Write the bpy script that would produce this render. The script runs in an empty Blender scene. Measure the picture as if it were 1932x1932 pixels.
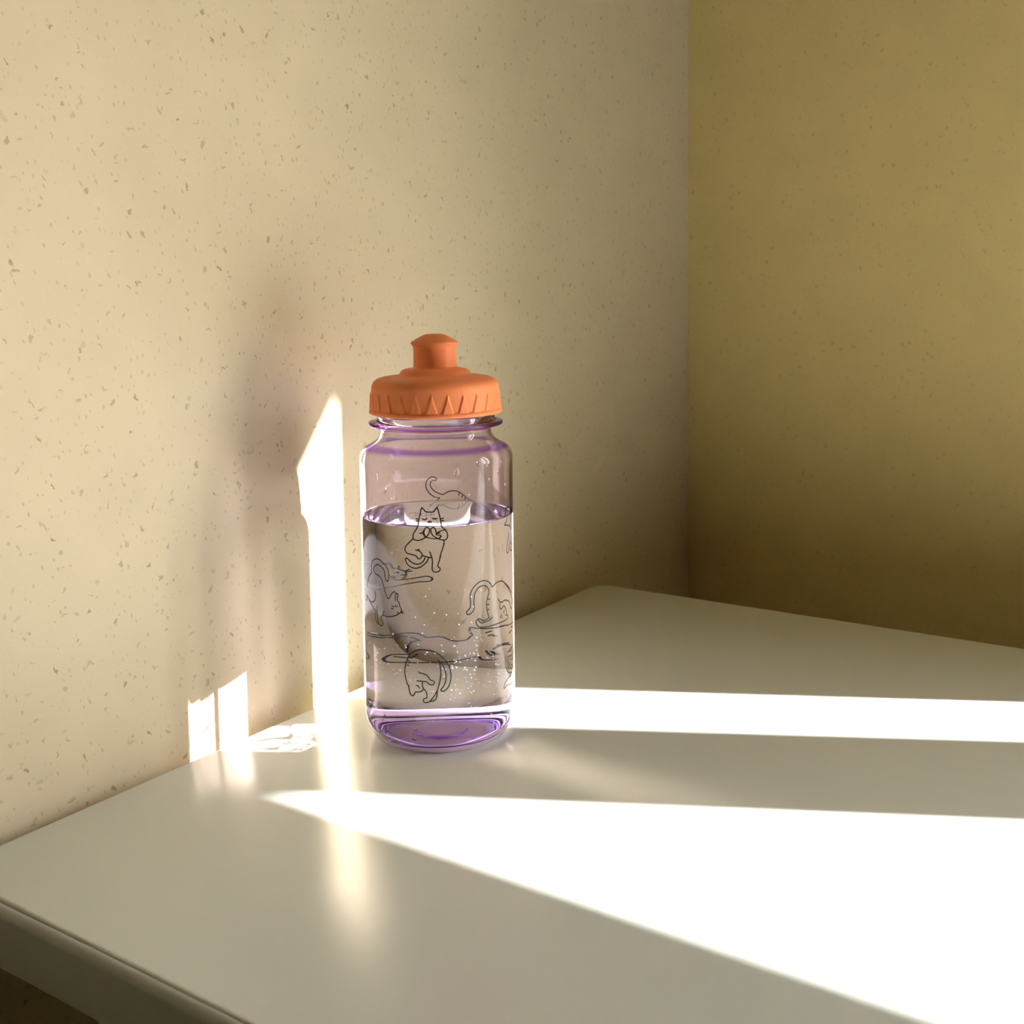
import bpy, bmesh, math, random
from mathutils import Vector, Matrix, noise

random.seed(7)
SC = bpy.context.scene
COL = SC.collection
TZ = 0.72                                     # height of the table top above the floor
R = math.radians

# ---------------------------------------------------------------- camera
def make_camera():
    cd = bpy.data.cameras.new('camera')
    ob = bpy.data.objects.new('camera', cd)
    COL.objects.link(ob)
    yaw, pitch, roll = 0.59478, 0.08035, -0.01107
    F = Vector((math.cos(pitch)*math.cos(yaw), math.cos(pitch)*math.sin(yaw), -math.sin(pitch)))
    Rt = Vector((math.sin(yaw), -math.cos(yaw), 0))
    U = Rt.cross(F)
    c, s = math.cos(roll), math.sin(roll)
    R2 = c*Rt + s*U
    U2 = -s*Rt + c*U
    m = Matrix((R2, U2, -F)).transposed().to_4x4()
    m.translation = Vector((-0.38218, -0.40257, TZ + 0.20998))
    ob.matrix_world = m
    cd.sensor_width = 36.0
    cd.sensor_fit = 'HORIZONTAL'
    cd.lens = 2135.79 / 1932.0 * 36.0
    cd.shift_y = (727.80 - 966.0) / 1932.0    # the square is a crop of a taller picture
    cd.clip_start = 0.02
    cd.dof.use_dof = True
    cd.dof.focus_distance = 0.51
    cd.dof.aperture_fstop = 24.0
    SC.camera = ob
make_camera()

# ---------------------------------------------------------------- light
SUN_AZ, SUN_EL = 1.08582, 0.55945
SUN_STRENGTH = 52.0
SKY_STRENGTH = 1.7
def make_light():
    d = Vector((-math.cos(SUN_AZ)*math.cos(SUN_EL), math.sin(SUN_AZ)*math.cos(SUN_EL), -math.sin(SUN_EL)))
    ld = bpy.data.lights.new('sun', 'SUN')
    ld.energy = SUN_STRENGTH
    ld.angle = R(0.53)
    ld.color = (1.0, 0.97, 0.95)
    ob = bpy.data.objects.new('sun', ld)
    COL.objects.link(ob)
    ob.rotation_euler = d.to_track_quat('-Z', 'Y').to_euler()
    ob.location = -d*4 + Vector((0, 0, TZ))
    ld.cycles.is_caustics_light = True
    w = bpy.data.worlds.new('sky')
    SC.world = w
    w.use_nodes = True
    nt = w.node_tree
    nt.nodes.clear()
    out = nt.nodes.new('ShaderNodeOutputWorld')
    bg = nt.nodes.new('ShaderNodeBackground')
    sky = nt.nodes.new('ShaderNodeTexSky')
    sky.sky_type = 'NISHITA'
    sky.sun_disc = False
    sky.ozone_density = 1.6
    sky.dust_density = 1.0
    sky.sun_elevation = SUN_EL
    sky.sun_rotation = math.atan2(-d.x, -d.y)
    bg.inputs['Strength'].default_value = SKY_STRENGTH
    nt.links.new(sky.outputs[0], bg.inputs['Color'])
    nt.links.new(bg.outputs[0], out.inputs['Surface'])
make_light()
SC.view_settings.view_transform = 'Standard'
SC.view_settings.look = 'None'
SC.view_settings.gamma = 1.0
SC.view_settings.use_curve_mapping = False
SC.view_settings.exposure = -0.05
SC.cycles.max_bounces = 14
SC.cycles.diffuse_bounces = 6
SC.cycles.transmission_bounces = 14
SC.cycles.glossy_bounces = 6
SC.cycles.transparent_max_bounces = 14
SC.cycles.caustics_reflective = True
SC.cycles.caustics_refractive = True
SC.cycles.blur_glossy = 0.0
SC.cycles.sample_clamp_indirect = 8.0
SC.cycles.use_denoising = True

# ---------------------------------------------------------------- helpers
def tag(o, label=None, cat=None, group=None, kind=None):
    if label: o['label'] = label
    if cat: o['category'] = cat
    if group: o['group'] = group
    if kind: o['kind'] = kind
    return o

def obj(name, bm, mats, parent=None, smooth=False, sharp=None):
    me = bpy.data.meshes.new(name)
    bm.normal_update()
    bm.to_mesh(me)
    bm.free()
    for m in (mats if isinstance(mats, (list, tuple)) else [mats]):
        me.materials.append(m)
    if smooth:
        me.polygons.foreach_set('use_smooth', [True]*len(me.polygons))
        if sharp is not None:
            me.set_sharp_from_angle(angle=R(sharp))
    o = bpy.data.objects.new(name, me)
    COL.objects.link(o)
    if parent: o.parent = parent
    return o

def empty(name, loc):
    o = bpy.data.objects.new(name, None)
    COL.objects.link(o)
    o.location = loc
    o.empty_display_size = 0.05
    return o

def add_box(bm, x0, x1, y0, y1, z0, z1, mi=0):
    vs = [bm.verts.new(p) for p in ((x0,y0,z0),(x1,y0,z0),(x1,y1,z0),(x0,y1,z0),(x0,y0,z1),(x1,y0,z1),(x1,y1,z1),(x0,y1,z1))]
    for f in ((3,2,1,0),(4,5,6,7),(0,1,5,4),(1,2,6,5),(2,3,7,6),(3,0,4,7)):
        bm.faces.new([vs[i] for i in f]).material_index = mi

def box(*a):
    bm = bmesh.new()
    add_box(bm, *a)
    return bm

def lathe(bm, prof, seg=128, closed=False, mi=None, cap0=False, cap1=False):
    """prof: list of (r, z); outward side is to the right of the walking direction upward."""
    rings = []
    for r, z in prof:
        if r < 1e-7:
            rings.append([bm.verts.new((0, 0, z))])
        else:
            rings.append([bm.verts.new((r*math.cos(2*math.pi*k/seg), r*math.sin(2*math.pi*k/seg), z)) for k in range(seg)])
    n = len(rings)
    for i in range(n if closed else n-1):
        a, b = rings[i], rings[(i+1) % n]
        m = mi[i] if mi else 0
        for k in range(seg):
            k2 = (k+1) % seg
            if len(a) == 1 and len(b) == 1: continue
            if len(a) == 1: f = bm.faces.new((a[0], b[k2], b[k]))
            elif len(b) == 1: f = bm.faces.new((a[k], a[k2], b[0]))
            else: f = bm.faces.new((a[k], a[k2], b[k2], b[k]))
            f.material_index = m
    return rings

def arc(cx, cz, r, a0, a1, n):
    return [(cx + r*math.cos(R(a0+(a1-a0)*i/n)), cz + r*math.sin(R(a0+(a1-a0)*i/n))) for i in range(n+1)]

def mat(name):
    m = bpy.data.materials.new(name)
    m.use_nodes = True
    nt = m.node_tree
    nt.nodes.clear()
    out = nt.nodes.new('ShaderNodeOutputMaterial')
    return m, nt, out

def principled(name, col, rough=0.5, spec=0.5, bump=None):
    m, nt, out = mat(name)
    b = nt.nodes.new('ShaderNodeBsdfPrincipled')
    b.inputs['Base Color'].default_value = (*col, 1)
    b.inputs['Roughness'].default_value = rough
    b.inputs['Specular IOR Level'].default_value = spec
    nt.links.new(b.outputs[0], out.inputs['Surface'])
    if bump:
        sc, st, dist = bump
        tc = nt.nodes.new('ShaderNodeTexCoord')
        n = nt.nodes.new('ShaderNodeTexNoise')
        n.inputs['Scale'].default_value = sc
        n.inputs['Detail'].default_value = 3
        bp = nt.nodes.new('ShaderNodeBump')
        bp.inputs['Strength'].default_value = st
        bp.inputs['Distance'].default_value = dist
        nt.links.new(tc.outputs['Object'], n.inputs['Vector'])
        nt.links.new(n.outputs['Fac'], bp.inputs['Height'])
        nt.links.new(bp.outputs[0], b.inputs['Normal'])
    return m, nt, b

# ---------------------------------------------------------------- materials
def wallpaper(name, base, fleck, amount=1.0):
    m, nt, b = principled(name, base, 0.75, 0.25)
    N, L = nt.nodes.new, nt.links.new
    tc = N('ShaderNodeTexCoord')
    sep = N('ShaderNodeSeparateXYZ'); L(tc.outputs['Object'], sep.inputs[0])
    ad = N('ShaderNodeMath'); ad.operation = 'SUBTRACT'
    L(sep.outputs['X'], ad.inputs[0]); L(sep.outputs['Y'], ad.inputs[1])
    cb = N('ShaderNodeCombineXYZ'); L(ad.outputs[0], cb.inputs['X']); L(sep.outputs['Z'], cb.inputs['Y'])
    def distorted(scale, amt):
        n = N('ShaderNodeTexNoise'); n.inputs['Scale'].default_value = scale; n.inputs['Detail'].default_value = 2
        L(cb.outputs[0], n.inputs['Vector'])
        s = N('ShaderNodeVectorMath'); s.operation = 'SUBTRACT'; L(n.outputs['Color'], s.inputs[0]); s.inputs[1].default_value = (.5, .5, .5)
        k = N('ShaderNodeVectorMath'); k.operation = 'SCALE'; L(s.outputs[0], k.inputs[0]); k.inputs['Scale'].default_value = amt
        a = N('ShaderNodeVectorMath'); a.operation = 'ADD'; L(cb.outputs[0], a.inputs[0]); L(k.outputs[0], a.inputs[1])
        return a.outputs[0]
    def layer(scale, rot, stretch, size, share, dist, strength):
        v = distorted(*dist)
        rt = N('ShaderNodeVectorRotate'); rt.rotation_type = 'Z_AXIS'; rt.inputs['Angle'].default_value = R(rot); L(v, rt.inputs['Vector'])
        mp = N('ShaderNodeMapping'); mp.inputs['Scale'].default_value = (scale, scale*stretch, scale)
        L(rt.outputs[0], mp.inputs['Vector'])
        vo = N('ShaderNodeTexVoronoi'); vo.voronoi_dimensions = '2D'; vo.inputs['Scale'].default_value = 1.0
        L(mp.outputs[0], vo.inputs['Vector'])
        sp = N('ShaderNodeSeparateColor'); L(vo.outputs['Color'], sp.inputs[0])
        mr = N('ShaderNodeMapRange'); mr.inputs['From Min'].default_value = 1-share; mr.inputs['From Max'].default_value = 1
        mr.inputs['To Min'].default_value = 0.0; mr.inputs['To Max'].default_value = size
        L(sp.outputs[0], mr.inputs['Value'])
        dv = N('ShaderNodeMath'); dv.operation = 'DIVIDE'; L(vo.outputs['Distance'], dv.inputs[0])
        mx = N('ShaderNodeMath'); mx.operation = 'MAXIMUM'; L(mr.outputs[0], mx.inputs[0]); mx.inputs[1].default_value = 1e-4
        L(mx.outputs[0], dv.inputs[1])
        ss = N('ShaderNodeMapRange'); ss.interpolation_type = 'SMOOTHSTEP'
        ss.inputs['From Min'].default_value = 0.5; ss.inputs['From Max'].default_value = 1.0
        ss.inputs['To Min'].default_value = 1.0; ss.inputs['To Max'].default_value = 0.0
        L(dv.outputs[0], ss.inputs['Value'])
        st = N('ShaderNodeMapRange'); st.inputs['To Min'].default_value = strength*0.25; st.inputs['To Max'].default_value = strength
        L(sp.outputs[1], st.inputs['Value'])
        mu = N('ShaderNodeMath'); mu.operation = 'MULTIPLY'; L(ss.outputs[0], mu.inputs[0]); L(st.outputs[0], mu.inputs[1])
        return mu.outputs[0]
    ls = [layer(130, 25, 0.60, 0.17, 0.40, (420, .004), 0.62),
          layer(150, -35, 0.32, 0.13, 0.35, (420, .004), 0.70),
          layer(140, 80, 0.38, 0.13, 0.35, (420, .004), 0.55),
          layer(90, 60, 0.9, 0.13, 0.35, (300, .006), 0.36),
          layer(330, -20, 0.55, 0.27, 0.5, (700, .0015), 0.36)]
    acc = ls[0]
    for l in ls[1:]:
        x = N('ShaderNodeMath'); x.operation = 'MAXIMUM'; L(acc, x.inputs[0]); L(l, x.inputs[1]); acc = x.outputs[0]
    mul = N('ShaderNodeMath'); mul.operation = 'MULTIPLY'; L(acc, mul.inputs[0]); mul.inputs[1].default_value = amount*0.88
    # the paper itself is a little uneven
    n2 = N('ShaderNodeTexNoise'); n2.inputs['Scale'].default_value = 24; n2.inputs['Detail'].default_value = 4
    L(cb.outputs[0], n2.inputs['Vector'])
    mr2 = N('ShaderNodeMapRange'); mr2.inputs['To Min'].default_value = 0.93; mr2.inputs['To Max'].default_value = 1.07
    L(n2.outputs['Fac'], mr2.inputs['Value'])
    sc = N('ShaderNodeVectorMath'); sc.operation = 'SCALE'; sc.inputs[0].default_value = base; L(mr2.outputs[0], sc.inputs['Scale'])
    mix = N('ShaderNodeMix'); mix.data_type = 'RGBA'
    L(mul.outputs[0], mix.inputs['Factor']); L(sc.outputs[0], mix.inputs['A']); mix.inputs['B'].default_value = (*fleck, 1)
    L(mix.outputs['Result'], b.inputs['Base Color'])
    n3 = N('ShaderNodeTexNoise'); n3.inputs['Scale'].default_value = 900; n3.inputs['Detail'].default_value = 3
    L(cb.outputs[0], n3.inputs['Vector'])
    bp = N('ShaderNodeBump'); bp.inputs['Strength'].default_value = 0.12; bp.inputs['Distance'].default_value = 0.0006
    L(n3.outputs['Fac'], bp.inputs['Height']); L(bp.outputs[0], b.inputs['Normal'])
    return m

WALL_COL = (0.69, 0.588, 0.415)
M_WALL = wallpaper('fibre_wallpaper', WALL_COL, (0.17, 0.12, 0.02))
M_WALL_RIGHT = wallpaper('fibre_wallpaper_shaded', (0.70, 0.55, 0.24), (0.15, 0.10, 0.02), 0.55)  # same paper; the yellow shade on this wall is put into its colour
M_WALL_PLAIN = principled('yellow_paint', (0.205, 0.185, 0.085), 0.8, 0.2)[0]
M_CEIL = principled('ceiling_paint', (0.78, 0.68, 0.38), 0.9, 0.2)[0]
M_FLOOR = principled('brown_floor', (0.09, 0.075, 0.048), 0.5, 0.4, (40, .2, .001))[0]
M_TABLE = principled('white_laminate', (0.72, 0.765, 0.725), 0.20, 0.95, (900, .03, .0002))[0]
M_EDGE = principled('edge_band', (0.36, 0.37, 0.32), 0.35, 0.5)[0]  # darker than the top: the near end's shade is put into the colour
M_METAL = principled('grey_steel', (0.5, 0.5, 0.48), 0.4, 0.5)[0]
M_FRAME = principled('white_frame', (0.8, 0.8, 0.78), 0.4, 0.5)[0]
M_INK = principled('black_ink', (0.008, 0.008, 0.010), 0.45, 0.3)[0]

def orange_plastic():
    m, nt, b = principled('orange_plastic', (0.95, 0.285, 0.105), 0.48, 0.4, (2500, .08, .0003))
    b.inputs['Subsurface Weight'].default_value = 0.25
    b.inputs['Subsurface Radius'].default_value = (1.0, 0.35, 0.15)
    b.inputs['Subsurface Scale'].default_value = 0.003
    return m
M_ORANGE = orange_plastic()

def glow_ring_plastic():
    m, nt, b = principled('milky_lilac_glow', (0.90, 0.83, 0.97), 0.25, 0.5)  # for the added ring that stands in for light round the base
    b.inputs['Subsurface Weight'].default_value = 1.0
    b.inputs['Subsurface Radius'].default_value = (1.0, 0.85, 1.1)
    b.inputs['Subsurface Scale'].default_value = 0.018
    return m
M_GLOW_RING = glow_ring_plastic()

def glass(name, ior, tint_attr=False, col=(1, 1, 1)):
    m, nt, out = mat(name)
    g = nt.nodes.new('ShaderNodeBsdfGlass')
    g.distribution = 'GGX'
    g.inputs['Roughness'].default_value = 0.0
    g.inputs['IOR'].default_value = ior
    g.inputs['Color'].default_value = (*col, 1)
    if tint_attr:
        a = nt.nodes.new('ShaderNodeAttribute'); a.attribute_name = 'tint'
        mx = nt.nodes.new('ShaderNodeMix'); mx.data_type = 'RGBA'
        mx.inputs['A'].default_value = (0.955, 0.922, 0.980, 1)      # thin wall
        mx.inputs['B'].default_value = (0.56, 0.34, 0.95, 1)         # thick plastic
        nt.links.new(a.outputs['Fac'], mx.inputs['Factor'])
        nt.links.new(mx.outputs['Result'], g.inputs['Color'])
    nt.links.new(g.outputs[0], out.inputs['Surface'])
    return m
NW = 1.34                                     # the thin wall and the water bend light as one body
M_PLASTIC = glass('lilac_plastic', NW, True)
M_CORNER = glass('thick_lilac_corner', 1.5, True)
M_INNER = glass('lilac_plastic_inside', NW, True)
M_BASE = glass('thick_lilac_base', 1.12, True)
M_WATER_TOP = glass('water_surface', 1.33)
M_DROP = glass('water_drop', 1.33)
M_BUBBLE = glass('air_bubble', 0.75)

# ---------------------------------------------------------------- the setting
GAP = 0.0111
XR = 0.49648
def setting():
    W = 0.12
    def st(name, bm, m):
        o = obj(name, bm, m); o['kind'] = 'structure'; o.cycles.is_caustics_receiver = True
        return o
    st('wall_left', box(-2.2, XR+W, GAP, GAP+W, 0, 2.5), M_WALL)
    # right wall with the window opening that lets the sun in, outside the frame
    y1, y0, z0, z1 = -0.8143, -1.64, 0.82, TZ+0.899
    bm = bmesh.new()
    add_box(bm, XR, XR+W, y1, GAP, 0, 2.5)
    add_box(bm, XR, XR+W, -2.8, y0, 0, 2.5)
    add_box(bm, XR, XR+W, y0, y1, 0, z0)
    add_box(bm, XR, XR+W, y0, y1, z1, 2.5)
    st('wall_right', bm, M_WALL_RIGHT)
    st('wall_back', box(-2.2-W, -2.2, -2.8, GAP+W, 0, 2.5), M_WALL_PLAIN)
    st('wall_front', box(-2.2-W, XR+W, -2.8-W, -2.8, 0, 2.5), M_WALL_PLAIN)
    st('floor', box(-2.2-W, XR+W, -2.8-W, GAP+W, -0.1, 0), M_FLOOR)
    st('ceiling', box(-2.2-W, XR+W, -2.8-W, GAP+W, 2.5, 2.6), M_CEIL)
    win = empty('window_1', (XR, -1.1, z0))
    win['kind'] = 'structure'
    def part(name, x0, x1, ya, yb, za, zb):
        return obj(name, box(x0-XR, x1-XR, ya+1.1, yb+1.1, za-z0, zb-z0), M_FRAME, win)
    part('mullion', XR, XR+0.06, -1.1034, -1.0327, z0, z1)
    part('sill', XR-0.03, XR+W, y0, y1, z0-0.03, z0)
setting()
CATS = [
('praying', 0.46, [
 [(-27838,10137),(-27856,10268),(-27725,10392),(-27422,10553),(-27219,10712),(-27086,10940),(-26902,11255),(-26771,11465),(-26648,11535),(-26460,11466),(-26180,11353),(-25661,11344),(-25237,11351),(-24997,11463),(-24805,11539),(-24670,11408),(-24538,11198),(-24385,10935),(-24301,10707),(-24140,10617),(-23861,10509),(-23629,10382),(-23563,10259),(-23640,10138),(-23833,10063),(-24164,10059),(-24540,10099),(-24960,10173),(-25333,10263),(-25540,10386),(-25628,10508),(-25530,10604),(-25269,10637),(-25106,10593),(-24994,10470),(-24903,10399),(-24481,10378)],
 [(-27838,10137),(-27643,10070),(-27301,10048),(-26863,10078),(-26428,10159),(-26090,10247),(-25871,10369),(-25770,10508),(-25860,10604),(-26095,10639),(-26311,10604),(-26435,10508),(-26488,10403),(-26374,10281)],
 [(-26994,10365),(-26608,10394)],
 [(-24023,10048),(-24029,9900),(-24180,9692),(-24428,9433),(-24630,9120),(-24830,8877),(-24597,8804),(-24554,8716),(-24699,8639),(-25078,8607),(-25383,8644),(-25521,8741),(-25486,8987),(-25479,9127),(-25566,9302),(-25701,9443),(-25791,9539)],
 [(-27839,10120),(-28298,9963),(-28741,9796),(-28958,9633),(-28861,9513),(-28581,9431),(-28076,9398),(-27581,9353),(-27388,9294),(-27294,9225),(-27051,9219),(-26854,9282),(-26728,9388),(-26844,9492),(-27082,9569),(-27372,9601),(-27568,9616)],
 [(-27372,9601),(-27176,9620),(-27102,9656)],
 [(-26729,9370),(-26420,9328),(-25945,9285),(-25567,9276)],
 [(-26375,9267),(-26524,9144),(-26818,9037),(-27209,8972),(-27601,8967),(-28045,9029),(-28394,9119),(-28645,9201),(-28825,9215),(-28907,9151),(-28834,9056),(-28609,8921),(-28257,8832),(-27859,8778),(-27364,8785),(-26874,8861),(-26436,8986),(-26095,9128),(-25946,9268)],
 [(-26648,11051),(-26530,11013),(-26364,10996),(-26196,11023),(-26099,11066)],
 [(-25366,11082),(-25250,11047),(-25087,11025),(-24922,11036),(-24826,11075)],
 [(-25965,10896),(-25824,10883),(-25704,10918),(-25611,10883),(-25469,10900)],
 [(-25703,10944),(-25704,10909)],
 [(-27447,11033),(-27107,11010)],
 [(-27428,10928),(-27087,10932)],
 [(-24358,11030),(-24050,11052)],
 [(-24338,10943),(-23984,10938)],
]),
('bending', 0.42, [
 [(26762,7494),(26787,7652),(27017,7846),(27357,8047),(27999,8230),(28066,8351),(28040,8581),(28267,8770),(28764,8918),(29302,8980),(29874,8965),(30475,8873),(30966,8736),(31264,8579),(31420,8416),(31407,8224),(31330,8087),(31157,8040),(30919,8104),(30789,8250),(30764,8402),(30524,8561),(30083,8671),(29530,8715),(29011,8664),(28630,8524),(28616,8388),(28972,8267),(29567,8219),(30037,8113),(30363,7921),(30603,7705),(30768,7504),(31001,7325),(31337,7238),(31613,7377),(31948,7545),(32236,7606),(32418,7547),(32376,7374),(32364,7183)],
 [(-30323,7532),(-30140,7540),(-30084,7485),(-30158,7254),(-29897,7112),(-29818,6963),(-29592,6820),(-29686,6712),(-29957,6625),(-30449,6517),(-31022,6441),(-31623,6398),(-32185,6394),(-32554,6399)],
 [(30482,6623),(30243,6435),(29961,6281),(29950,6146),(30212,6048),(30204,5951),(29968,5896),(29528,5932),(29019,6000),(28803,6100),(28776,6292),(28846,6530)],
 [(29137,6764),(29115,6530),(29135,6280),(29287,6059),(29529,5942)],
 [(28846,6530),(28331,6626),(27716,6772),(27142,6920),(26480,7079)],
 [(26399,7053),(26526,6907),(26109,6772)],
 [(28703,7410),(28873,7267),(28810,7088),(28512,6941),(28052,6867),(27615,6871),(27143,6930)],
 [(-30542,6999),(-30361,6931),(-30146,6959)],
 [(-31022,6928),(-30673,6898)],
 [(-31094,6820),(-30775,6797)],
 [(-30193,6691),(-30017,6622)],
 [(-29597,6734),(-29308,6726)],
 [(-29657,6694),(-29400,6637)],
]),
('reaching', 0.46, [
 [(10663,7650),(10595,7725),(10400,7758),(10146,7701),(10029,7775),(9907,7765),(9807,7662),(9679,7475)],
 [(9653,7527),(9414,7474),(8944,7355)],
 [(9344,7629),(9386,7473)],
 [(8944,7355),(8644,7455)],
 [(8916,7334),(8487,7359)],
 [(8916,7344),(8875,7198),(8976,7054),(9200,6922)],
 [(9212,7177),(8960,7179)],
 [(9694,7288),(9496,7298),(9442,7339),(9388,7266)],
 [(9873,7070),(9682,7112),(9578,7059)],
 [(9823,6987),(9578,7028)],
 [(9670,6935),(9365,6913),(8949,6940),(8377,6994),(7939,7039),(7615,7075),(7349,7070),(7113,7003),(7056,6919),(7206,6839),(7561,6804),(7943,6811),(8668,6739),(9340,6653),(9762,6582),(10233,6493),(10509,6455),(10571,6406),(10147,6449)],
]),
('arching', 0.46, [
 [(-12154,6346),(-12128,6548),(-12695,6836),(-13496,7172),(-14418,7484),(-15047,7667),(-15616,7749),(-16142,7762),(-16633,7736),(-17374,7614),(-17583,7735),(-17890,7854),(-18288,7944),(-18721,7992),(-19095,7994),(-19549,7950),(-19992,7856),(-20338,7748),(-20596,7607),(-20748,7448),(-20775,7295),(-20740,7140),(-20748,6973),(-20836,6838),(-21085,6752),(-21311,6665),(-21254,6593),(-21094,6550),(-20765,6569),(-20469,6651),(-20274,6753),(-20247,6891),(-20281,7089),(-20231,7268),(-20138,7444),(-19916,7600),(-19604,7709),(-19196,7769),(-18826,7768),(-18445,7715),(-18154,7619),(-17958,7493),(-17963,7380),(-18120,7264),(-18252,7118),(-18356,6999),(-18388,6832),(-18323,6630),(-18208,6452),(-18065,6286),(-17842,6128)],
 [(-15047,7667),(-14068,7425),(-13048,7131),(-12248,6895)],
 [(-16309,6986),(-16127,6872),(-15808,6766),(-15325,6739),(-14873,6771),(-14298,6726),(-13645,6622),(-13224,6494),(-13004,6313),(-12762,6187),(-12332,6203)],
 [(-15808,6766),(-15946,6642),(-15921,6512),(-15760,6433),(-15484,6445),(-14967,6513),(-14578,6363),(-14336,6181),(-14303,6034),(-14680,6062)],
 [(-14303,6034),(-13991,5960),(-13950,5869),(-14448,5817),(-15380,5805),(-16185,5806),(-17077,5811),(-17883,5805),(-18628,5819),(-19371,5863),(-19725,5935),(-19960,6062),(-19999,6176),(-19756,6246),(-19488,6265),(-19265,6215),(-19037,6158),(-18756,6138),(-18369,6167),(-18017,6212)],
 [(-19669,6213),(-19316,6071),(-18902,6050),(-18373,6069),(-17869,6102),(-17361,6204)],
 [(-18252,7104),(-17824,7067)],
 [(-18289,6846),(-17938,6828)],
 [(-18251,6583),(-17948,6617)],
 [(-14903,6306),(-15060,6249),(-15027,6167)],
 [(-15571,6152),(-15779,6099),(-15850,6019)],
 [(-15435,6082),(-15513,5960)],
]),
('curled', 0.46, [
 [(-28802,3286),(-29018,3446),(-29188,3654),(-29268,3865),(-29280,4064),(-29175,4298),(-28958,4521),(-28679,4714),(-28318,4863),(-27836,4975),(-27323,5031),(-26820,5038),(-26242,5020),(-25671,4976),(-25105,4882),(-24582,4739),(-24141,4563),(-23781,4372),(-23544,4152),(-23430,3905),(-23440,3676),(-23573,3450),(-23786,3287),(-24120,3158),(-24450,3103),(-24673,3137),(-24670,3198),(-24399,3331),(-24146,3495),(-24035,3706),(-24046,3921),(-24200,4137),(-24437,4325),(-24756,4482),(-24956,4576)],
 [(-24956,4576),(-24762,4360),(-24690,4130),(-24679,3932),(-24750,3688),(-24905,3431),(-25140,3173),(-25478,2930),(-26022,2685),(-26356,2607),(-26647,2589),(-26853,2632),(-26913,2708),(-26763,2779),(-26492,2797),(-26445,2913),(-26501,3050),(-26662,3155),(-26907,3259),(-27004,3411),(-26998,3533)],
 [(-25142,3142),(-25192,2928),(-25322,2776),(-25571,2685),(-26024,2655)],
 [(-27480,4014),(-27250,3957),(-26874,3925),(-26461,3876),(-26218,3786),(-25978,3649),(-25652,3604),(-25491,3542),(-25536,3466),(-25742,3420),(-26029,3435),(-26273,3495),(-26518,3562),(-26808,3574),(-27227,3575),(-27693,3581)],
 [(-28776,3348),(-28742,3150),(-28618,2970),(-28424,2885),(-28204,2884),(-28026,2974),(-27892,3055),(-27506,3064),(-27166,3102),(-26868,3199)],
 [(-27811,3371),(-27577,3346),(-27431,3296),(-27392,3235)],
 [(-28592,4679),(-28331,4618)],
 [(-28891,4508),(-28582,4458)],
 [(-28994,4275),(-28748,4261)],
]),
('stretching', 0.50, [
 [(10091,4078),(10524,4113),(9769,4131),(8979,4233),(8247,4202),(7787,4089),(7527,3992),(7147,3992),(6737,4005),(6385,3976),(6036,3863),(5572,3759),(5108,3754),(4705,3805),(4474,3965),(4332,4023),(4468,4154),(4517,4366),(4375,4411),(3963,4345),(2996,4303),(2765,4350)],
 [(10446,3999),(10520,3965),(9769,3993),(9145,4067),(8647,4020),(8250,3930),(7965,3829)],
 [(8022,3863),(8480,3766),(8764,3582),(8850,3269)],
 [(8147,3154),(8376,3032),(8714,2974),(9670,3042)],
 [(8712,3142),(9570,3147),(9910,3102),(10128,2970),(10187,2862),(9998,2743),(9260,2736),(8153,2714),(6999,2703),(5833,2725),(5253,2772),(4681,2837),(4015,2916),(3809,2759),(3365,2688),(2987,2690)],
 [(3503,4091),(3214,4155)],
 [(3362,3934),(3177,3962),(3013,3861)],
 [(3538,3186),(3376,2985),(3135,2879)],
 [(3255,3123),(2977,2922)],
 [(3120,3237),(2743,3420),(2969,3397)],
]),
('crouching', 0.42, [
 [(6217,10662),(6791,10701),(7339,10818),(7794,10978),(8110,11170),(8194,11358),(8068,11560),(7760,11708),(7387,11788),(7019,11784),(6745,11730),(6656,11661),(6797,11595),(7165,11598),(7445,11534),(7567,11399),(7458,11245),(7097,11070),(6596,10946),(6092,10875),(5747,10848),(5349,10932),(4881,11009),(4316,11046),(3843,11033),(3222,10955),(2641,10811),(2050,10635),(1443,10480),(1029,10373)],
 [(6263,10654),(6428,10570),(6621,10384)],
 [(3392,10936),(3469,10816)],
 [(2910,10840),(3013,10720)],
 [(2473,10703),(2577,10591)],
 [(6049,9406),(6443,9326),(6668,9233),(6698,9157),(6420,9113),(6450,9017),(6675,8954),(7037,8979),(7398,9034),(7563,9133),(7643,9269),(7585,9403)],
 [(6445,9230),(6669,9224)],
]),
('standing', 0.46, [
 [(-11809,10991),(-13206,11077),(-14090,11065),(-13849,10878),(-13918,10665),(-13983,10482),(-14426,10388),(-14569,10305),(-13948,10270),(-12904,10140),(-12482,9967)],
 [(-12722,10551),(-12349,10414),(-12604,10260),(-12904,10140)],
 [(-13314,9872),(-13691,9494),(-14085,9117),(-13842,8942),(-13390,9000),(-13250,9224),(-12691,9448),(-12507,9749)],
 [(-12834,9459),(-12239,9223)],
 [(-12578,9108),(-12808,9016),(-12276,8926),(-11793,8981)],
]),
('spiral_tailed', 0.40, [
 [(-13149,3734),(-13635,3780),(-13834,3691),(-13385,3528),(-12427,3397)],
 [(-14112,4000),(-14246,3737),(-13911,3495),(-13113,3310),(-12442,3268)],
 [(-14659,4059),(-14879,3806),(-14592,3479),(-13810,3187),(-12817,3088)],
 [(-12608,3437),(-12635,3179),(-12988,2996),(-13828,2966),(-14737,2867),(-15191,2696),(-15151,2581),(-14324,2634),(-12868,2570),(-11340,2568)],
 [(-11914,4106),(-11701,3856),(-12582,3678)],
]),
]
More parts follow.
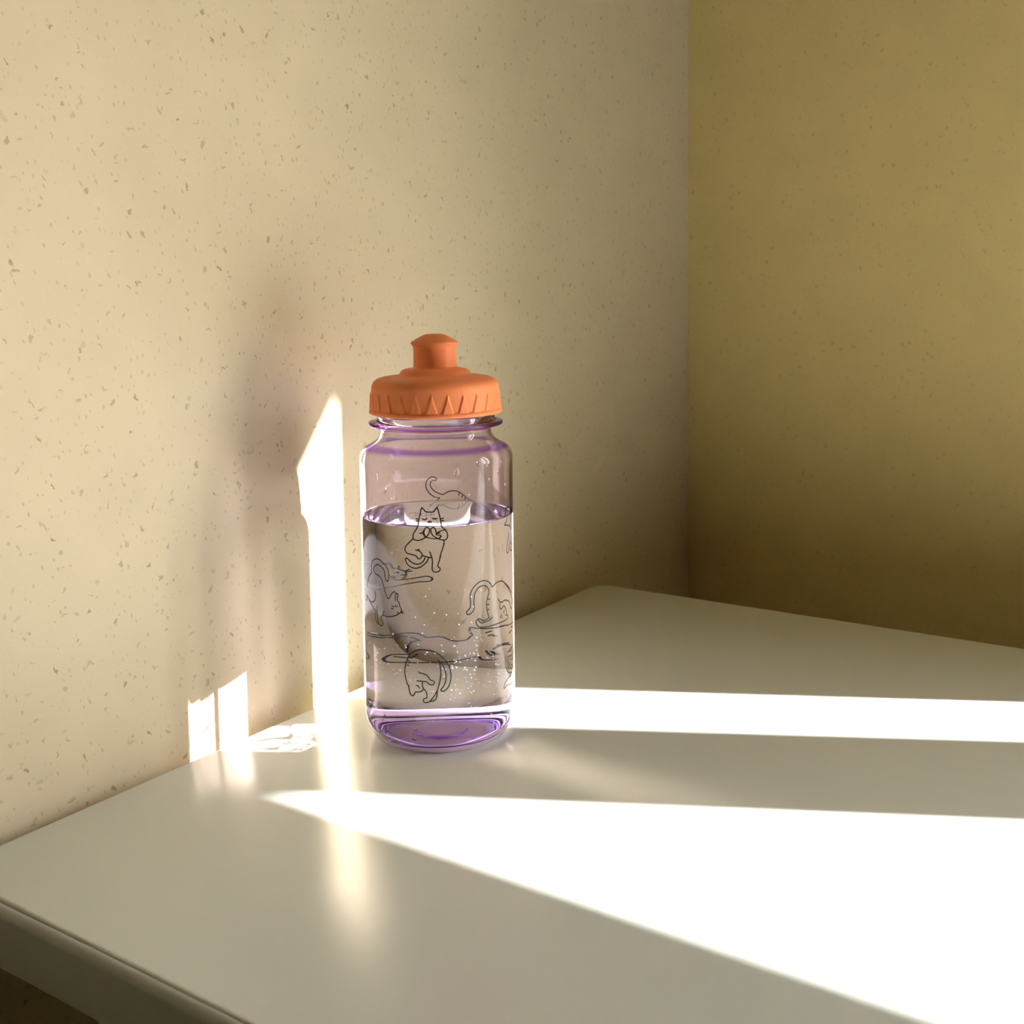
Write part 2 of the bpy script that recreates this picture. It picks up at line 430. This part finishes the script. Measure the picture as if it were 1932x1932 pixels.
DROPS = [(-22011, 13043, 1.1, 2.0), (28866, 12729, 0.5, 1.6), (-13691, 13130, 0.5, 2.0), (-16999, 12547, 0.7, 0.9), (-14951, 12789, 0.5, 1.1), (-18572, 13330, 1.1, 1.2), (-13440, 12132, 0.5, 0.8), (30677, 12288, 0.8, 0.9), (-20509, 11989, 0.4, 0.5), (-21941, 11479, 0.7, 0.3), (-31054, 11840, 0.4, 0.5), ]

# ---------------------------------------------------------------- the table
X0, X1 = -0.16692, 0.32192
def table():
    t = empty('table', (X0 + 0.25, -0.45, 0))
    tag(t, 'white laminate table with a rounded corner standing beside the flecked wall', 'table')
    ox, oy = t.location.x, t.location.y
    ya, yb, th = -0.95, 0.0, 0.0215
    def slab(x0, x1, y0, y1, z0, z1, rc, re, n=6):
        """slab with rounded far corners (radius rc) and rounded upper edge (radius re)"""
        def outline(ins):
            pts = []
            pts += [(x0+ins, y0+ins)]
            r = rc - ins
            pts += [(x1-rc + r*math.cos(a), y0+rc + r*math.sin(a)) for a in [R(-90+90*i/8) for i in range(9)]]
            pts += [(x1-rc + r*math.cos(a), y1-rc + r*math.sin(a)) for a in [R(90*i/8) for i in range(9)]]
            pts += [(x0+ins, y1-ins)]
            return pts
        bm = bmesh.new()
        loops = [[bm.verts.new((x-ox, y-oy, z0)) for x, y in outline(0)]]
        for i in range(n+1):
            a = R(90*i/n)
            loops.append([bm.verts.new((x-ox, y-oy, z1-re+re*math.sin(a))) for x, y in outline(re-re*math.cos(a))])
        for a, b in zip(loops, loops[1:]):
            for k in range(len(a)):
                k2 = (k+1) % len(a)
                bm.faces.new((a[k], a[k2], b[k2], b[k]))
        bm.faces.new(list(reversed(loops[0])))
        bm.faces.new(loops[-1])
        return bm
    top = obj('table_top', slab(X0, X1, ya, yb, TZ-th, TZ, 0.014, 0.0012), M_TABLE, t, True, 35)
    top.cycles.is_caustics_receiver = True
    # the edge band along the near end: rounded lip, coming away from the top by a hair
    bm = bmesh.new()
    prof = [(0.0, -th), (0.0, -0.0008)]
    re = 0.0030
    prof += [(-0.0006 - re*0 - (re - re*math.cos(R(a)))*0 - re*math.sin(R(a)), -0.0006 - re + re*math.cos(R(a))) for a in range(0, 91, 9)]
    prof += [(-re-0.0006, -th)]
    ys = [ya + (yb-ya)*i/60 for i in range(61)]
    rows = []
    for y in ys:
        s = max(0.0, min(1.0, (y+0.12)/0.10))
        g = 0.00025 + 0.0010*s*s
        rows.append([bm.verts.new((X0 - g + px - ox, y-oy, TZ + pz)) for px, pz in prof])
    for a, b in zip(rows, rows[1:]):
        for k in range(len(prof)):
            k2 = (k+1) % len(prof)
            bm.faces.new((a[k], b[k], b[k2], a[k2]))
    bm.faces.new(list(reversed(rows[0]))); bm.faces.new(rows[-1])
    bmesh.ops.recalc_face_normals(bm, faces=bm.faces)
    obj('edge_band', bm, M_EDGE, t, True, 35)
    for x in (X0+0.05, X1-0.05):
        for y in (ya+0.05, yb-0.05):
            bm = bmesh.new()
            lathe(bm, [(0, 0), (0.014, 0), (0.016, 0.02), (0.018, TZ-th-0.01), (0.03, TZ-th-0.01), (0.03, TZ-th), (0, TZ-th)], 24)
            o = obj('leg', bm, M_METAL, t, True, 35)
            o.location = (x-ox, y-oy, 0)
table()

# ---------------------------------------------------------------- the bottle
BX, BY = 0.041935, -0.071523
WZ = 0.1058                                   # water level
mm = 0.001
def smooth_prof(pts, n=5):
    """Catmull-Rom through points"""
    out = []
    P = [pts[0]] + pts + [pts[-1]]
    for i in range(1, len(P)-2):
        p0, p1, p2, p3 = P[i-1:i+3]
        for k in range(n):
            t = k/n
            out.append(tuple(0.5*(2*p1[j] + (p2[j]-p0[j])*t + (2*p0[j]-5*p1[j]+4*p2[j]-p3[j])*t*t + (3*p1[j]-p0[j]-3*p2[j]+p3[j])*t**3) for j in (0, 1)))
    out.append(pts[-1])
    return out

def bottle():
    t = empty('water_bottle', (BX, BY, TZ))
    tag(t, 'clear lilac drinking bottle with orange sports cap and printed cats on the white table', 'bottle')
    # outer skin from the middle of the base to the mouth; the wetted wall and the water act as one lens
    outer = [(0, 1.8), (10, 1.8), (20, 1.5), (25, 0.9), (28.0, 0.1), (29.4, 0.0), (30.4, 0.4), (31.8, 1.6), (33.2, 3.2), (34.5, 5.2), (35.5, 7.4), (36.15, 9.8), (36.45, 12.5), (36.5, 17.0)]
    outer = smooth_prof(outer, 4)
    outer += [(36.5, 17.0 + (131.0-17.0)*i/16) for i in range(1, 17)]
    outer += smooth_prof([(36.5, 131.0), (36.45, 134.0), (35.6, 136.7), (33.9, 138.5), (31.6, 139.8), (29.4, 141.2), (27.6, 142.8), (26.6, 144.8), (26.4, 146.8)], 4)[1:]
    outer += [(26.5, 147.8), (27.2, 148.4)] + [(30.6, 148.8)] + arc(30.9, 149.9, 1.1, -80, 80, 8) + [(30.6, 151.0), (28.6, 151.5), (28.0, 152.4), (28.0, 163.0), (26.2, 163.0)]
    inner = [(26.2, 163.0), (26.2, 153.2), (25.2, 150.7), (24.8, 147.2), (25.0, 144.8), (26.0, 142.4), (28.0, 140.2), (30.5, 138.4), (32.8, 137.0), (34.2, 135.4), (34.9, 132.8), (35.0, 130.0)]
    inner = [inner[0]] + smooth_prof(inner[1:], 4)
    inner += [(35.0, 130.0 - (130.0-WZ*1000-1.4)*i/10) for i in range(1, 11)]      # ends at the water's edge
    def ss(a, b, x):
        u = max(0, min(1, (x-a)/(b-a))); return u*u*(3-2*u)
    def tint(o, fn):
        at = o.data.attributes.new('tint', 'FLOAT', 'POINT')
        at.data.foreach_set('value', [fn(math.hypot(v.co.x, v.co.y)*1000, v.co.z*1000) for v in o.data.vertices])
    def side_tint(r, z):
        k = 0.0
        if r > 26.9: k = max(k, 0.9*math.exp(-((z-149.6)/1.1)**2))              # neck ring
        if 28 < r < 36.3 and z > 100: k = max(k, 0.85*math.exp(-((z-138.9)/0.9)**2))   # shoulder
        return k
    bm = bmesh.new()
    lathe(bm, [(r*mm, z*mm) for r, z in outer], 192, mi=[1 if max(p[1], q[1]) < 7.8 else 0 for p, q in zip(outer, outer[1:])])
    body = obj('bottle_body', bm, [M_PLASTIC, M_CORNER], t, True, 50)
    tint(body, lambda r, z: max(side_tint(r, z), 0.30*(1-ss(5, 10, z))))
    body.cycles.is_caustics_caster = True
    bm = bmesh.new()
    lathe(bm, [(r*mm, z*mm) for r, z in inner], 192)
    tint(obj('inner_wall', bm, M_INNER, body, True, 50), side_tint)
    # the heavy base: boundary between water and thick plastic
    bm = bmesh.new()
    fl = smooth_prof([(0, 3.9), (9, 3.9), (10.5, 3.4), (20, 3.2), (28, 3.2), (31.0, 3.5), (32.6, 4.3)], 4)
    lathe(bm, [(r*mm, z*mm) for r, z in reversed(fl)], 128)
    tint(obj('base', bm, M_BASE, body, True, 50), lambda r, z: 0.30 + 0.45*ss(26, 31, r))
    # an added milky ring, standing in for the bright glow round the lower corner
    bm = bmesh.new()
    ft = smooth_prof([(27.6, 0.0), (29.6, -0.25), (31.2, 0.1), (32.4, 1.3), (33.3, 2.4), (33.6, 3.0), (33.3, 3.1)], 3)
    ft = [(r, z+0.25) for r, z in ft] + [(32.2, 2.4), (31.6, 1.75), (30.3, 0.72), (28.0, 0.45)]
    lathe(bm, [(r*mm, z*mm) for r, z in ft], 160, closed=True)
    obj('glow_ring', bm, M_GLOW_RING, body, True, 60)['label'] = 'milky pale lilac ring standing in for the glow round the base'
    # the cats, printed on the outside
    for name, width, lines in CATS:
        bm = bmesh.new()
        for L in lines:
            ribbon(bm, [(a*1e-4, z*1e-5) for a, z in L], 1.2*width*mm)
        o = obj('cat_print', bm, M_INK, body)
        o['label'] = 'black line drawing of a %s cat' % name.replace('_', ' ')
    # the cap
    lid = obj('lid', lid_bm(), M_ORANGE, t, True, 40)
    bm = bmesh.new()
    pr = [(10.3, 176.5), (10.2, 179.0), (10.1, 187.6), (10.2, 188.6), (10.7, 189.2)] + arc(10.4, 190.4, 0.9, -70, 75, 8)
    pr += smooth_prof([(10.2, 191.5), (8.5, 192.6), (6.0, 193.9), (4.2, 194.6), (2.6, 194.8), (0, 194.85)], 4)
    lathe(bm, [(r*mm, (z-2.9)*mm) for r, z in pr], 72)
    obj('spout', bm, M_ORANGE, lid, True, 40)
    return t, body

def ribbon(bm, pts, w):
    RR = 0.03654
    if len(pts) > 2:
        P = [pts[0]] + list(pts) + [pts[-1]]
        out = []
        for i in range(1, len(P)-2):
            p0, p1, p2, p3 = P[i-1:i+3]
            for k in range(5):
                u = k/5
                out.append(tuple(0.5*(2*p1[j] + (p2[j]-p0[j])*u + (2*p0[j]-5*p1[j]+4*p2[j]-p3[j])*u*u + (3*p1[j]-p0[j]-3*p2[j]+p3[j])*u**3) for j in (0, 1)))
        pts = out + [pts[-1]]
    flat = [(a*RR, z) for a, z in pts]
    q = [flat[0]]
    for a in flat[1:]:
        if math.dist(a, q[-1]) > 2e-5: q.append(a)
    if len(q) < 2: return
    # round the ends a little
    def ext(a, b, d):
        l = math.dist(a, b) or 1; return (a[0]+(a[0]-b[0])/l*d, a[1]+(a[1]-b[1])/l*d)
    q = [ext(q[0], q[1], w*.3)] + q + [ext(q[-1], q[-2], w*.3)]
    prev = None
    n = len(q)
    for i, c in enumerate(q):
        a, b = q[max(0, i-1)], q[min(n-1, i+1)]
        dx, dy = b[0]-a[0], b[1]-a[1]
        l = math.hypot(dx, dy) or 1e-9
        h = w*0.5*(0.45 if i in (0, n-1) else 1.0)
        nx, ny = -dy/l*h, dx/l*h
        pr = []
        for s in (1, -1):
            th, z = (c[0]+s*nx)/RR, c[1]+s*ny
            pr.append(bm.verts.new((RR*math.cos(th), RR*math.sin(th), z)))
        if prev: bm.faces.new((prev[0], prev[1], pr[1], pr[0]))
        prev = pr

def lid_bm():
    bm = bmesh.new()
    NR, SUB = 26, 24
    seg = NR*SUB
    prof = [(28.2, 157.2), (31.0, 157.2), (31.5, 157.6), (31.6, 158.2), (31.45, 158.9), (31.0, 159.3)]
    nside = 14
    for i in range(nside+1):
        z = 159.6 + (169.8-159.6)*i/nside
        prof.append((30.75 - 0.55*i/nside, z))
    prof += [(30.05, 170.6), (29.6, 171.6), (28.8, 172.7), (27.4, 173.6), (25.6, 174.2), (22.5, 174.7), (19.0, 175.1), (17.6, 175.4), (16.9, 175.9), (16.5, 176.6), (15.9, 177.3), (14.8, 177.9), (13.0, 178.3), (11.4, 178.5), (10.6, 178.8), (9.8, 179.4), (9.6, 181)]
    rings = []
    for j, (r, z) in enumerate(prof):
        ring = []
        for k in range(seg):
            th = 2*math.pi*k/seg
            rr = r
            if 159.5 <= z <= 169.9:
                u = (k % SUB)/SUB - 0.5
                hw = 0.36*(1-(z-159.6)/8.6)
                if hw > 0:
                    e = max(0.0, min(1.0, (hw-abs(u))/0.05))
                    rr += 0.55*e*min(1, hw/0.06)
            ring.append(bm.verts.new((rr*mm*math.cos(th), rr*mm*math.sin(th), (z-2.7)*mm)))
        rings.append(ring)
    for a, b in zip(rings, rings[1:]):
        for k in range(seg):
            k2 = (k+1) % seg
            bm.faces.new((a[k], a[k2], b[k2], b[k]))
    return bm

def water():
    """the water's surface, with the rim climbing the wall; below it the wetted wall bounds the water"""
    w = empty('water', (BX, BY, TZ))
    tag(w, 'still clear water filling the lower part of the lilac bottle', 'water')
    top = WZ*1000 + 1.4
    surf = [(34.985, top-0.01), (34.85, top-0.45), (34.5, top-0.85), (33.9, top-1.15), (33.0, top-1.33), (31.5, top-1.4), (20, top-1.4), (0, top-1.4)]
    bm = bmesh.new()
    lathe(bm, [(r*mm, z*mm) for r, z in surf], 192)
    obj('water_surface', bm, M_WATER_TOP, w, True, 60)
    # drops clinging to the inside of the wall above the water, facing the camera side
    def drop(th, z, rx, rz):
        wall = 0.0347 - 0.0022*max(0.0, min(1.0, (z-0.124)/0.010))
        bm = bmesh.new()
        bmesh.ops.create_icosphere(bm, subdivisions=3, radius=1.0)
        for v in bm.verts:
            x, y, h = v.co
            k = 1.0 - 0.25*max(0, h)
            v.co = Vector((x*0.45*rx, y*rx*k, h*rz))
        bmesh.ops.rotate(bm, verts=bm.verts, cent=(0, 0, 0), matrix=Matrix.Rotation(th, 3, 'Z'))
        bmesh.ops.translate(bm, verts=bm.verts, vec=((wall-0.45*rx)*math.cos(th), (wall-0.45*rx)*math.sin(th), z))
        obj('droplet', bm, M_DROP, w, True)
    for th, z, rx, rz in DROPS:
        drop(th*1e-4, z*1e-5, rx*mm, rz*mm)
    rnd = random.Random(3)
    bm = bmesh.new()
    for i in range(420):
        th = R(rnd.uniform(0, 360)) if i % 3 == 0 else R(rnd.gauss(-142, 34))
        z = rnd.gauss(40, 9) if i % 5 < 3 else rnd.uniform(14, 102)
        z = min(102, max(14, z))
        r = 0.16 + 0.34*rnd.random()**2.2
        m = Matrix.Translation(((36.1-r)*mm*math.cos(th), (36.1-r)*mm*math.sin(th), z*mm))
        bmesh.ops.create_icosphere(bm, subdivisions=2, radius=r*mm, matrix=m)
    o = obj('air_bubbles', bm, M_BUBBLE, w, True)
    o['kind'] = 'stuff'
    return w
bottle()
water()
SC.cycles.use_denoising = True
